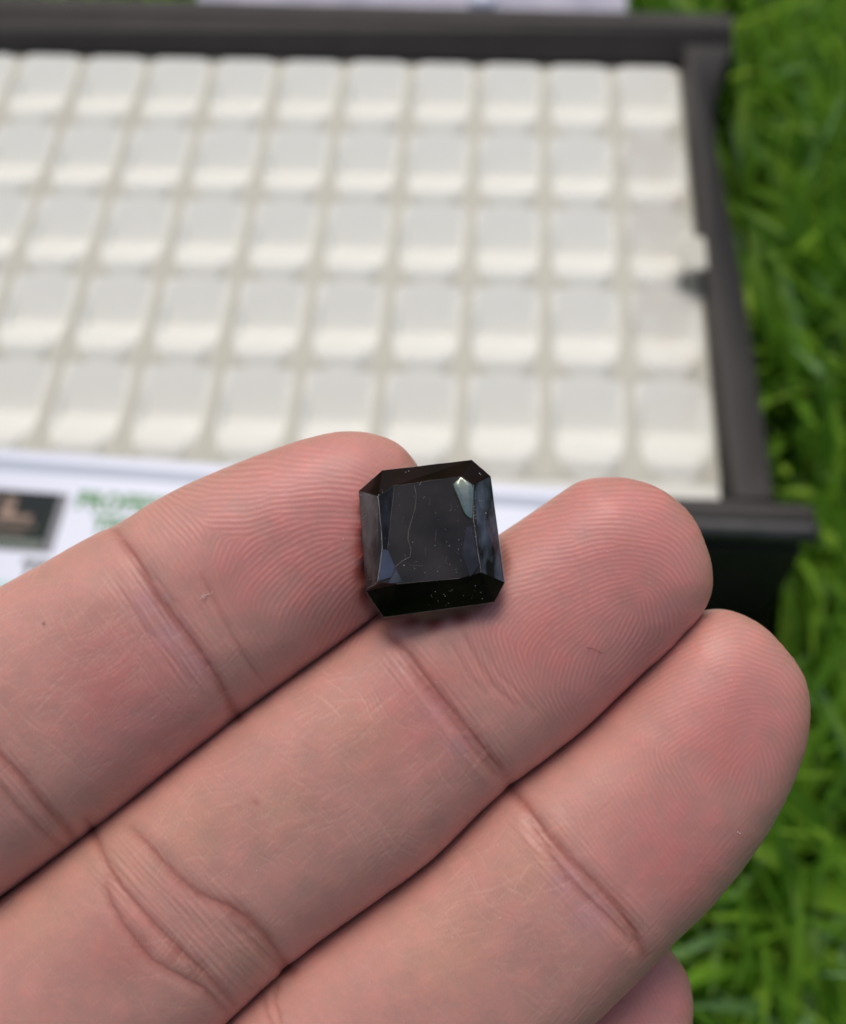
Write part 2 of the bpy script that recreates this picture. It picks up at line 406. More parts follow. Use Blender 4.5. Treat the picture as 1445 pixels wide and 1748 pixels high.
# unit cross-section (superellipse) resampled by arc length
def profile(nf, nb, p_exp=0.86):
    th = np.linspace(0, np.pi, 4001)
    def half(bz, n, start):
        x = np.sign(np.cos(th)) * np.abs(np.cos(th)) ** p_exp; z = np.sin(th) ** p_exp * bz
        s = np.r_[0, np.cumsum(np.hypot(np.diff(x), np.diff(z)))]; q = np.linspace(0, s[-1], n + 1)
        return np.interp(q, s, x), np.interp(q, s, z) / abs(bz)
    xf, zf = half(0.8, nf, 0); xb, zb = half(0.85, nb, 0)
    return xf[::-1], zf[::-1], xb[1:-1], -zb[1:-1]       # front from x=-1 (U side) to +1 (L side), back from +1 to -1
XF, ZF, XB, ZB = profile(NF, NB)
XR = np.r_[XF, XB]; ZR = np.r_[ZF, ZB]; NR = len(XR)

# ---- relief map in the plane of the palm (grid over photo-sized area), metres
GS = 1.5; GX0, GY0 = -60, 700
gw, gh = int(1560 / GS), int(1110 / GS)
gx = GX0 + np.arange(gw) * GS; gy = GY0 + np.arange(gh) * GS
PX, PY = np.meshgrid(gx, gy)
fxx = np.fft.fftfreq(gw)[None, :]; fyy = np.fft.fftfreq(gh)[:, None]; fr = np.hypot(fxx, fyy) + 1e-9; fa = np.arctan2(-fyy, fxx)
def band(lo, hi, seed):
    n = np.random.default_rng(seed).normal(size=(gh, gw)); k = np.exp(-((np.log(fr * (lo * hi) ** .5 / GS)) / (0.6 * math.log(hi / lo) + .05)) ** 2)
    r = np.real(np.fft.ifft2(np.fft.fft2(n) * k)); return r / r.std()
def streaks(ang, width, length, seed, jit=0.0):
    """thin lines running along ang (degrees, counter-clockwise)"""
    n = np.random.default_rng(seed).normal(size=(gh, gw)); a = math.radians(ang)
    fu = fxx * math.cos(a) - fyy * math.sin(a); fv = fxx * math.sin(a) + fyy * math.cos(a)
    k = np.exp(-(fu * length / GS) ** 2 * 8) * np.exp(-((np.abs(fv) - GS / width) / (GS / width * .55)) ** 2)
    r = np.real(np.fft.ifft2(np.fft.fft2(n) * k)); return r / r.std()
def smooth(v, a, b):
    t = np.clip((v - a) / (b - a), 0, 1); return t * t * (3 - 2 * t)

ANG = [  # px, py, ridge direction in degrees (counter-clockwise, seen in the palm plane)
 (487,768,-6),(560,760,-10),(646,784,-30),(423,809,4),(359,857,0),(330,845,-15),(305,838,-30),(280,879,-50),(248,905,-56),(321,905,-52),(391,898,4),(455,898,16),(518,873,6),
 (566,847,-6),(600,850,-14),(598,898,-5),(582,959,22),(600,985,42),(487,943,32),(439,959,45),(407,991,60),(487,1007,50),(550,1007,48),(502,1054,68),(550,1086,62),(590,1050,55),
 (375,936,70),(343,975,-62),(391,1070,-52),(423,1134,-52),(232,1038,-56),(520,1110,60),(370,1010,-62),(480,1110,-60),
 (931,883,10),(1014,854,8),(1097,862,-10),(1138,895,-30),(1180,966,-65),(931,937,8),(1014,904,6),(1097,925,-14),(889,987,10),(972,978,15),(1055,966,10),(1118,974,-28),(1142,1010,-62),
 (931,1032,30),(1014,1032,30),(1070,1010,22),(1109,1049,-75),(972,1090,42),(1034,1090,56),(1076,1070,62),(897,1070,50),(856,1049,42),(848,1111,-70),(806,1091,-72),(785,1070,-70),
 (872,1153,-64),(827,1174,-60),(910,1207,-52),(951,1153,76),(993,1153,80),(1014,1195,42),(1055,1153,44),(1097,1124,42),(868,933,12),(770,1130,-60),(960,1215,-60),
 (1215,1076,20),(1290,1113,-22),(1345,1169,-62),(1196,1113,20),(1234,1158,15),(1290,1143,-12),(1315,1169,-22),(1340,1220,-62),(1330,1280,-68),(1196,1199,22),(1252,1199,15),(1290,1207,-2),
 (1159,1252,30),(1215,1244,35),(1271,1229,26),(1308,1245,-20),(1215,1289,42),(1271,1282,46),(1308,1300,-75),(1084,1207,22),(1066,1356,-60),(1103,1394,-58),(1009,1356,-62),(1150,1330,-60),
 (1178,1375,-50),(1047,1468,-52),(1140,1412,-58),(1230,1370,60),(1270,1340,72),(1120,1230,26),(1090,1290,-80),(1200,1430,-52),
 (1130,1680,-60),(1160,1720,-60),(180,1100,-56),(120,1250,-50),(500,1300,-52),(600,1450,-50)]
def orientation():
    A = np.array(ANG, float); c2 = np.zeros((gh, gw)); s2 = np.zeros((gh, gw))
    for x, y, a in A:
        wgt = 1.0 / (((PX - x) ** 2 + (PY - y) ** 2) / 900.0 + 0.15) ** 2.0
        c2 += wgt * math.cos(2 * math.radians(a)); s2 += wgt * math.sin(2 * math.radians(a))
    return 0.5 * np.arctan2(s2, c2)
def ridges():
    th = orientation(); nb = 20; per = 9.0 / GS
    per_i = 9.6 / GS; per_m = 8.3 / GS
    f = np.random.default_rng(11).normal(size=(gh, gw))
    pm = smooth(PX + (PY - 900) * .9, 600, 760)                       # finer ridges on the middle and ring finger
    for it in range(7):
        Fq = np.fft.fft2(f); acc = np.zeros((gh, gw)); ws = np.zeros((gh, gw))
        base = []
        for k in range(nb):
            a = math.pi * k / nb                                  # ridge direction
            d = np.abs(((fa - (a + math.pi / 2) + math.pi / 2) % math.pi) - math.pi / 2)
            ka = np.exp(-(d / 0.26) ** 2)
            g1 = np.real(np.fft.ifft2(Fq * ka * np.exp(-((fr - 1 / per_i) / (0.22 / per_i)) ** 2)))
            g2 = np.real(np.fft.ifft2(Fq * ka * np.exp(-((fr - 1 / per_m) / (0.22 / per_m)) ** 2)))
            dd = np.abs(((th - a + math.pi / 2) % math.pi) - math.pi / 2)
            wk = np.exp(-(dd / (math.pi / nb)) ** 2 * 1.2)
            acc += wk * (g1 * (1 - pm) + g2 * pm); ws += wk
        f = acc / ws; f = np.tanh(1.6 * f / (f.std() + 1e-9))
    return f
def region(pts, soft):
    """soft union of discs"""
    m = np.zeros((gh, gw))
    for x, y, r in pts: m = np.maximum(m, 1 - smooth(np.hypot(PX - x, PY - y), r - soft, r + soft))
    return m
def polydist(pts):
    pts = np.array(pts, float); best = np.full((gh, gw), 1e9); tt = np.zeros((gh, gw)); n = len(pts) - 1
    for k in range(n):
        a, b = pts[k], pts[k+1]; ab = b - a; t = np.clip(((PX - a[0]) * ab[0] + (PY - a[1]) * ab[1]) / (ab @ ab), 0, 1)
        d = np.hypot(PX - a[0] - t * ab[0], PY - a[1] - t * ab[1]); m = d < best
        best = np.where(m, d, best); tt = np.where(m, (k + t) / n, tt)
    return best, tt
CREASE = [ # depth mm, half width px, points
 (.46, 12, [(196,905),(232,956),(273,1026),(327,1092),(372,1159),(392,1200),(408,1226)]),
 (.16, 6, [(345,985),(372,1040),(400,1092),(428,1140),(450,1165)]),
 (.10, 5, [(225,1040),(262,1100),(300,1150)]), (.10, 5, [(205,1010),(250,1075),(290,1118),(330,1165)]), (.10, 4, [(262,985),(300,1030)]),
 (.42, 12, [(-60,1200),(0,1290),(42,1333),(74,1375),(112,1413),(126,1430)]),
 (.24, 9, [(-60,1260),(0,1342),(32,1381),(64,1413),(96,1439),(110,1446)]),
 (.44, 12, [(655,1075),(690,1108),(715,1141),(756,1195),(806,1253),(839,1294),(862,1322)]),
 (.30, 9, [(700,1140),(723,1174),(765,1222),(806,1278),(848,1326)]),
 (.15, 5, [(790,1080),(812,1120),(842,1170),(880,1205)]), (.10, 4, [(770,1100),(800,1150),(830,1185)]), (.10, 4, [(820,1095),(852,1150),(892,1190),(912,1215)]),
 (.42, 12, [(225,1415),(258,1450),(279,1474),(308,1503),(341,1528),(391,1549),(424,1570),(453,1599),(482,1640),(500,1658)]),
 (.22, 8, [(400,1580),(430,1610),(462,1640),(490,1660)]),
 (.36, 10, [(150,1400),(162,1425),(183,1479),(208,1516),(266,1582),(308,1624),(349,1661),(399,1715)]),
 (.34, 10, [(178,1510),(190,1545),(212,1582),(258,1640),(287,1657),(349,1690),(386,1728)]),
 (.45, 12, [(872,1345),(894,1371),(935,1425),(972,1466),(1017,1510),(1054,1548),(1084,1592),(1099,1632)]),
 (.32, 10, [(905,1405),(935,1452),(968,1500),(1002,1532),(1047,1573),(1080,1612)]),
 (.22, 6, [(474,1680),(468,1710),(480,1748)]), (.2, 6, [(450,1700),(455,1730),(470,1760)]),
]
NEARC = lambda: None
lowA = band(120, 300, 1); lowB = band(50, 110, 2); midn = band(14, 30, 3); fine = band(4.5, 8, 4); fine2 = band(3.2, 5, 5)
RF = ridges()
tipmask = region([(600,880,90),(520,880,110),(440,880,105),(380,850,80),(330,860,70),(520,980,100),(450,990,80),(560,1060,60),(300,880,50)], 28)
tipmask = np.maximum(tipmask, region([(1080,930,120),(980,950,130),(900,1010,110),(1000,1060,120),(900,1120,80),(1080,1060,90),(850,1120,60),(950,1190,50)], 26))
tipmask = np.maximum(tipmask, 0.75 * region([(1270,1180,130),(1200,1200,110),(1270,1280,90),(1180,1290,80),(1120,1230,40)], 35))
weakmask = 0.30 * region([(1080,1380,90),(1150,1400,80),(380,1080,110),(300,930,80),(850,1180,80),(240,1060,80),(1020,1420,70),(1150,1720,90)], 40)
rmask = np.maximum(tipmask * (1 - .65 * region([(405,1030,48),(450,1080,50),(500,1110,60)], 35)), weakmask) * (0.80 + 0.12 * np.clip(lowB, -1, 1) + 0.20 * np.clip(midn, -1.2, 1.2))
crossmask = region([(150,1200,170),(60,1150,110),(250,1190,120),(600,1300,160),(700,1350,130),(480,1400,110),(820,1500,120),(950,1600,110),(350,1420,80),(300,1650,90)], 60)
across = streaks(42, 6, 34, 21); across2 = streaks(18, 6.5, 32, 22); across3 = streaks(-38, 7, 28, 23)
_yy, _xx = np.mgrid[0:gh, 0:gw]
def warp(Mp, amp, s1, s2):
    dx = (band(160, 300, s1) * amp).astype(int); dy = (band(160, 300, s2) * amp).astype(int)
    return Mp[(_yy + dy) % gh, (_xx + dx) % gw]
across = warp(across, 6, 41, 42); across2 = warp(across2, 6, 43, 44); across3 = warp(across3, 6, 45, 46)
lineA = np.maximum(0, across - 1.0); lineB = np.maximum(0, across2 - 1.1); lineC = np.maximum(0, across3 - 1.2)
longs = streaks(48, 7, 26, 24)
micro = -0.0095 * np.clip(lineA, 0, 2) - 0.009 * np.clip(lineB, 0, 2) - 0.009 * np.clip(lineC, 0, 2)
body = 1 - tipmask
RELIEF = 0.0215 * (RF * 0.75 + 0.1) * rmask                                     # mm
RELIEF += micro * (0.35 * body + 1.0 * crossmask * body) * 1.4 + body * (0.0055 * longs + 0.0035 * fine)
RELIEF += 0.0022 * fine * tipmask + 0.0022 * midn + 0.008 * lowB
RELIEF -= 1.35 * region([(668,885,36),(668,930,40),(668,975,40),(672,1015,36),(730,1000,48),(780,990,48),(810,960,40),(730,930,60)], 26)
CRE = np.zeros((gh, gw)); wob = band(18, 40, 8)
for dpt, hw, pts in CREASE:
    d, tt = polydist(pts); d2 = d + 0.5 * wob
    ends = np.minimum(1, np.minimum(tt + .15, 1.15 - tt) * 4)
    dep = (0.42 if dpt < .38 or pts[0][0] > 600 else 0.33) * dpt * ends * (1 + .04 * midn)
    RELIEF -= dep * (0.75 * np.exp(-(d2 / (hw * 1.25)) ** 2) + 0.38 * np.exp(-(d2 / (hw * .33)) ** 2))
    RELIEF += dep * 0.16 * np.exp(-((d - hw * 2.2) / (hw * 1.1)) ** 2)
    CRE = np.maximum(CRE, min(1, dpt / .45) * ends * np.exp(-(d2 / (hw * .75)) ** 2))
# small wrinkles gathered beside the flexion creases
for pts, aa in (([(232,990),(330,1140)], -55), ([(700,1130),(840,1290)], -52), ([(200,1480),(420,1680)], -48), ([(340,1540),(470,1640)], -46), ([(930,1430),(1060,1570)], -48), ([(20,1330),(90,1420)], -50)):
    d, _ = polydist(pts); RELIEF += np.exp(-(d / 45) ** 2) * 0.015 * np.clip(streaks(aa, 11, 45, int(pts[0][0])), -2, 2)

# ---- skin colour map (linear albedo)
def rgb(r, g, b): return np.array([((c / 255 + .055) / 1.055) ** 2.4 if c > 10 else c / 3295 for c in (r, g, b)])
base = rgb(205, 150, 137)[None, None] * np.ones((gh, gw, 1))
def blend(c, m):
    global base
    base = base * (1 - m[..., None]) + c[None, None] * m[..., None]
pink = region([(560,900,150),(430,950,90),(1050,960,170),(930,1080,110),(1260,1230,130),(1150,1450,110),(1120,1720,100),(220,1190,110),(700,1230,80),(1000,1120,90)], 90)
blend(rgb(210, 137, 131), 0.75 * np.clip(pink * (1 + .06 * lowB), 0, 1))
blend(rgb(202, 126, 116), 0.45 * region([(1160,1480,55),(1240,1290,45),(760,1150,30),(560,1010,60),(1080,1290,30),(180,1170,40),(220,1620,60),(930,1100,50)], 45) * np.clip(.8 + .15 * lowB, 0, 1))
blend(rgb(160, 98, 86), 0.45 * region([(400,1556,16),(425,1575,16),(450,1600,12),(300,1628,14),(335,1660,16),(190,1500,8),(240,1610,12)], 16))
blend(rgb(204, 158, 130), 0.32 * region([(150,1460,60),(210,1450,60),(330,1410,60),(480,1390,50),(60,1560,50),(440,1640,30),(760,1620,80),(900,1480,40),(620,1260,60)], 60))
blend(rgb(196, 146, 152), 0.5 * region([(290,1080,30),(255,1030,30),(330,1130,25),(1010,1560,35),(970,1500,30),(745,1210,18),(790,1270,18)], 25))
base *= (1 + 0.018 * lowA + 0.026 * lowB + 0.013 * midn + 0.014 * fine)[..., None]
base *= np.stack([1 + 0 * midn, 1 - .010 * midn - .017 * lowB, 1 - .010 * midn - .015 * lowB], -1)
blend(rgb(165, 92, 80), 0.66 * np.clip(CRE, 0, 1))
base *= (1 + 0.06 * RF * rmask)[..., None] * np.stack([np.ones_like(RF), 1 + .05 * RF * rmask, 1 + .05 * RF * rmask], -1)
ln = np.clip(lineA + lineB + lineC, 0, 2) * (0.3 * body + 0.7 * crossmask * body)
blend(rgb(232, 190, 170), 0.26 * np.clip(ln, 0, 1))
blend(rgb(168, 78, 68), 0.8 * region([(620,870,12),(618,905,14),(620,940,18),(624,980,20),(628,1015,18),(700,1060,10),(740,1062,12),(785,1052,12)], 14))  # red shade around the stone painted into the skin, with some pressed redness
mole = np.exp(-((PX - 75) ** 2 + (PY - 1065) ** 2) / 9.0); blend(rgb(80, 50, 45), np.clip(mole, 0, 1) * .8)
mole = np.exp(-(((PX - 437) * .8 + (PY - 1370) * .6) ** 2 / 70 + ((PX - 437) * .6 - (PY - 1370) * .8) ** 2 / 18.0)); blend(rgb(184, 112, 104), np.clip(mole, 0, 1) * .5)
base = np.clip(base, .01, .9)

def sample(Mp, x, y):
    fx = np.clip((x - GX0) / GS, 0, gw - 1.001); fy = np.clip((y - GY0) / GS, 0, gh - 1.001)
    i = fx.astype(int); j = fy.astype(int); a = fx - i; b = fy - j
    if Mp.ndim == 3: a = a[..., None]; b = b[..., None]
    return Mp[j, i] * (1-a) * (1-b) + Mp[j, i+1] * a * (1-b) + Mp[j+1, i] * (1-a) * b + Mp[j+1, i+1] * a * b

def build_hand():
    Vall, Call, Qall = [], [], []; off = 0
    first = {}
    for name in ('index', 'middle', 'ring', 'pinky'):
        P = np.array(FING[name], float)
        Cc = (P[:, :2] + P[:, 2:]) / 2
        seg = np.hypot(*(np.diff(P[:, :2], axis=0).T)) * .5 + np.hypot(*(np.diff(P[:, 2:], axis=0).T)) * .5
        T = np.r_[0, np.cumsum(seg)]
        # fine stations inside the picture, coarse beyond it
        Td = np.linspace(0, T[-1], 4000); Pd = catmull(P, T, Td)
        vis = (Pd[:, 2] > -30) & (Pd[:, 1] < 1790)
        dens = np.where(vis, 1 / 2.0, 1 / 12.0); cum = np.r_[0, np.cumsum((dens[1:] + dens[:-1]) / 2 * np.diff(Td))]
        n = int(cum[-1]); t = np.interp(np.linspace(0, cum[-1], n), cum, Td)
        Q = catmull(P, T, t)[:-1]
        U, L = Q[:, :2], Q[:, 2:]
        # tip pole handled by a very small last ring
        n = len(Q)
        ctr = (U + L) / 2; hv = (L - U) / 2; a = np.hypot(hv[:, 0], hv[:, 1]); e = hv / a[:, None]
        s = np.arange(n) / n
        kk = D / F_PX                                           # metres per photo pixel at the hand plane
        amax = np.array([a[max(0, i - 3):].max() for i in range(n)])
        inflate = 1 + (0.018 if name in ('index', 'middle') else 0.012) * np.minimum(1, s * 8)
        bf = 0.80 * a * kk; bb = 0.85 * a * kk
        wc = np.zeros(n)
        if name == 'pinky': wc = -0.0048 * smooth(s, 0, .4)
        if name == 'ring': wc = -0.0005 * smooth(s, .6, .95)
        if name == 'index': wc = 0.0006 * smooth(s, .5, .9)
        bf = bf + 0.0 * s
        x = ctr[:, None, 0] + e[:, None, 0] * (a * inflate)[:, None] * XR[None]
        y = ctr[:, None, 1] + e[:, None, 1] * (a * inflate)[:, None] * XR[None]
        wz = wc[:, None] + np.where(ZR[None] > 0, bf[:, None], bb[:, None]) * ZR[None]
        # pads: the tip bends very slightly towards the viewer
        wz = wz + (0.0002 * smooth(s, .75, 1.0))[:, None]
        u = (x - 722.5) / F_PX * D; v = -(y - 874) / F_PX * D
        B = np.stack([u, v, wz], -1)
        dt = np.gradient(B, axis=0); dr = (np.roll(B, -1, 1) - np.roll(B, 1, 1))
        Nn = np.cross(dr, dt); Nn /= (np.linalg.norm(Nn, axis=-1, keepdims=True) + 1e-12)
        if (Nn[n // 2, NF // 2, 2]) < 0: Nn = -Nn
        # look the relief up where the vertex lies in the palm plane
        sx = 722.5 + u / (D - wz) * F_PX; sy = 874 - v / (D - wz) * F_PX
        front = np.clip(np.where(np.arange(NR) <= NF, 1, 0)[None] * smooth(ZR, 0.0, .25)[None], 0, 1)
        inm = smooth(sx, GX0, GX0 + 40) * (1 - smooth(sy, 1790, 1810))
        pole = 1 - smooth(s, .992, 1.0)[:, None]
        Hh = sample(RELIEF, sx, sy) * front * inm * pole
        B = B + Nn * (Hh * 1e-3)[..., None]
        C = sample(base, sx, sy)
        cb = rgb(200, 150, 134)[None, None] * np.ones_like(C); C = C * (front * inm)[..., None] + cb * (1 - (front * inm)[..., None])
        first[name] = (off, n, wz)
        Vall.append(B.reshape(-1, 3)); Call.append(C.reshape(-1, 3))
        idx = off + np.arange(n * NR).reshape(n, NR)
        q = np.stack([idx[:-1], np.roll(idx, -1, 1)[:-1], np.roll(idx, -1, 1)[1:], idx[1:]], -1).reshape(-1, 4)
        Qall.append(q)
        # close the tip: fold the last ring onto itself (front row to back row)
        last = idx[-1]; tipi = off + n * NR
        Vall.append(B[-1].mean(0, keepdims=True) ); Call.append(C[-1].mean(0, keepdims=True))
        l2 = last.reshape(-1, 2) if NR % 2 == 0 else None
        k = np.arange(0, NR - 1, 2)
        Qall.append(np.stack([last[k], last[(k+1) % NR], last[(k+2) % NR], np.full(len(k), tipi)], -1))
        off += n * NR + 1
    V = np.concatenate(Vall); C = np.concatenate(Call); Q = np.concatenate(Qall)
    # weld the shared side points of neighbouring finger roots (the webs)
    names = ['index', 'middle', 'ring', 'pinky']; remap = np.arange(len(V))
    for a_, b_ in zip(names[:-1], names[1:]):
        la = first[a_][0] + NF; ub = first[b_][0] + 0
        V[la] = (V[la] + V[ub]) / 2; remap[ub] = la
    Q = remap[Q]
    # palm: one row of top points and one of bottom points, running back to the wrist
    top = [remap[first[k_][0] + np.arange(NF + 1)] for k_ in names]
    topi = np.concatenate([top[0]] + [t_[1:] for t_ in top[1:]])
    bot = [remap[np.r_[first[k_][0] + NF, first[k_][0] + NF + 1 + np.arange(NB - 1), first[k_][0]]] for k_ in reversed(names)]
    boti = np.concatenate([bot[0]] + [t_[1:] for t_ in bot[1:]])
    loop = np.r_[topi, boti[1:-1]]; nl = len(loop); ntop = len(topi)
    kk = D / F_PX
    def P2(x, y): return np.array([(x - 722.5) * kk, -(y - 874) * kk])
    stations = [(P2(-690,1400), P2(620,2700), .0135, .0150, -.001), (P2(-900,1560), P2(470,2890), .014, .0165, -.003),
                (P2(-1150,1760), P2(280,3080), .0145, .017, -.004), (P2(-1400,1990), P2(60,3250), .015, .018, -.004),
                (P2(-1640,2300), P2(-260,3430), .015, .018, -.004), (P2(-1780,2640), P2(-620,3560), .014, .018, -.004),
                (P2(-1880,2960), P2(-960,3720), .0135, .018, -.004), (P2(-2080,3260), P2(-1220,3960), .014, .019, -.004),
                (P2(-2600,3800), P2(-1720,4640), .017, .022, -.004)]
    lv = V[loop]; ax = V[topi[-1]][:2] - V[topi[0]][:2]; ax /= np.linalg.norm(ax)
    c0 = (V[topi[0]] + V[topi[-1]]) / 2; hw0 = np.linalg.norm(V[topi[-1]][:2] - V[topi[0]][:2]) / 2
    sx = ((lv[:, :2] - c0[:2]) @ ax) / hw0; istop = np.arange(nl) < ntop
    rows = [loop]; Vp = []; cur = len(V)
    ksub = []
    for i in range(len(stations) - 1):
        A, Bq = stations[i], stations[i+1]
        for m_ in range(5):
            f = m_ / 5; ksub.append(tuple(A[j] * (1-f) + Bq[j] * f for j in range(5)))
    ksub.append(stations[-1])
    for r, (Ul, Ll, tf, tb, zc) in enumerate(ksub):
        c = (Ul + Ll) / 2; h = (Ll - Ul) / 2; s_ = np.clip(sx, -1, 1)
        el = np.sqrt(np.maximum(0, 1 - np.abs(s_) ** 2.6))
        z = np.where(istop, tf * el * (1 - .18 * np.exp(-(s_ / .45) ** 2) * min(1, r / 8)), -tb * el) + zc
        xy = c[None] + h[None] * s_[:, None]
        f = min(1.0, (r + 1) / 7.0); f = f * f * (3 - 2 * f)
        fade = lv[:, 2] * (1 - f) + z * f
        Vp.append(np.c_[xy, fade]); rows.append(cur + np.arange(nl)); cur += nl
    Vp = np.concatenate(Vp); V = np.concatenate([V, Vp]); C = np.concatenate([C, np.tile(rgb(204, 152, 136), (len(Vp), 1))])
    pal = []
    rows = np.array(rows)
    for r in range(len(rows) - 1):
        a_, b_ = rows[r], rows[r+1]
        pal.append(np.stack([a_, b_, np.roll(b_, -1), np.roll(a_, -1)], -1))
    pal = np.array(pal)                                                # (rows, nl, 4)
    # thumb: opens out of the index side of the palm
    r0, r1, mt, mb = 14, 26, 120, 16
    cols = np.r_[np.arange(nl - mb, nl), np.arange(0, mt)]
    keep = np.ones(pal.shape[:2], bool); keep[r0:r1, cols] = False
    pq = pal[keep]
    cverts = np.r_[cols, mt]
    ring0 = np.r_[rows[r0, cverts], rows[r0+1:r1, cverts[-1]], rows[r1, cverts[::-1]], rows[r0+1:r1, cverts[0]][::-1]]
    rp = V[ring0]; cen = rp.mean(0); nr = len(ring0)
    dirs = [np.array([-.55, .55, .25]), np.array([-.15, .9, .3]), np.array([.1, 1.0, .1])]
    pos = cen.copy(); tr = [ring0]; q = []; radii = np.r_[np.linspace(.0165, .0115, 9), .0118, .0125, .0122, .0112, .0092, .0060, .0022]
    ang0 = np.linspace(0, 2 * np.pi, nr, endpoint=False)
    d0 = np.array([-.6, .6, .2]); d0 /= np.linalg.norm(d0)
    for i, rr in enumerate(radii):
        tt_ = i / (len(radii) - 1); dv = d0 * (1 - tt_) + np.array([.05, 1, .05]) * tt_; dv /= np.linalg.norm(dv)
        pos = pos + dv * (.0058 if i < 12 else .0035)
        e1 = np.cross(dv, [0, 0, 1.0]); e1 /= np.linalg.norm(e1); e2 = np.cross(e1, dv)
        if i == 0:
            rel = rp - cen; an = np.arctan2(rel @ e2, rel @ e1)
        tgt = pos + rr * (np.cos(an)[:, None] * e1 + .85 * np.sin(an)[:, None] * e2)
        f = min(1, (i + 1) / 4)
        pts = tgt * f + (rp + (pos - cen)) * (1 - f)
        tr.append(len(V) + np.arange(nr)); V = np.concatenate([V, pts]); C = np.concatenate([C, np.tile(rgb(204, 150, 134), (nr, 1))])
    for a_, b_ in zip(tr[:-1], tr[1:]): q.append(np.stack([a_, b_, np.roll(b_, -1), np.roll(a_, -1)], -1))
    V = np.concatenate([V, V[tr[-1]].mean(0, keepdims=True)]); C = np.concatenate([C, C[-1:]])
    k = np.arange(0, nr - 1, 2); q.append(np.stack([tr[-1][k], np.full(len(k), len(V) - 1), tr[-1][(k+2) % nr], tr[-1][(k+1) % nr]], -1))
    # close the forearm end
    V = np.concatenate([V, V[rows[-1]].mean(0, keepdims=True)]); C = np.concatenate([C, C[-1:]])
    k = np.arange(0, nl - 1, 2); q.append(np.stack([rows[-1][k], np.full(len(k), len(V) - 1), rows[-1][(k+2) % nl], rows[-1][(k+1) % nl]], -1))
    Q = np.concatenate([Q[:, ::-1], pq[:, ::-1]] + [x_[:, ::-1] for x_ in q])
    W = hand_world(V[:, 0], V[:, 1], V[:, 2], D)
    return W, C, Q

def skin_mat():
    m = mat('skin', (0.5, 0.3, 0.25), 0.46, 0.42); n = m.node_tree.nodes; l = m.node_tree.links; b = n['Principled BSDF']
    at = n.new('ShaderNodeAttribute'); at.attribute_name = 'skin_colour'; l.new(at.outputs['Color'], b.inputs['Base Color'])
    b.inputs['Subsurface Weight'].default_value = 0.55
    b.inputs['Subsurface Radius'].default_value = (1.0, 0.32, 0.16); b.inputs['Subsurface Scale'].default_value = 0.0009
    tc = n.new('ShaderNodeTexCoord'); ns = n.new('ShaderNodeTexNoise'); ns.inputs['Scale'].default_value = 2600; ns.inputs['Detail'].default_value = 3
    bp = n.new('ShaderNodeBump'); bp.inputs['Strength'].default_value = 0.35; bp.inputs['Distance'].default_value = 0.00004
    l.new(tc.outputs['Object'], ns.inputs['Vector']); l.new(ns.outputs['Fac'], bp.inputs['Height']); l.new(bp.outputs[0], b.inputs['Normal'])
    n2 = n.new('ShaderNodeTexNoise'); n2.inputs['Scale'].default_value = 350; mr = n.new('ShaderNodeMapRange')
    mr.inputs['To Min'].default_value = .32; mr.inputs['To Max'].default_value = .52
    l.new(tc.outputs['Object'], n2.inputs['Vector']); l.new(n2.outputs['Fac'], mr.inputs[0]); l.new(mr.outputs[0], b.inputs['Roughness'])
    return m
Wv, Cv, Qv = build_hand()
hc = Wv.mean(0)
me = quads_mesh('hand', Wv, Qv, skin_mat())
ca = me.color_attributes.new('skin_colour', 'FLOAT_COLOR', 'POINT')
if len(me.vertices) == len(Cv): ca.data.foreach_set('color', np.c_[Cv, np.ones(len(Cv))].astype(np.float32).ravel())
else: print('VERT MISMATCH', len(me.vertices), len(Cv))
hand = link('hand', me)
tag(hand, 'open palm up hand with pink fingertips holding up the black gemstone', 'hand')
print('hand verts', len(Wv), 'quads', len(Qv))

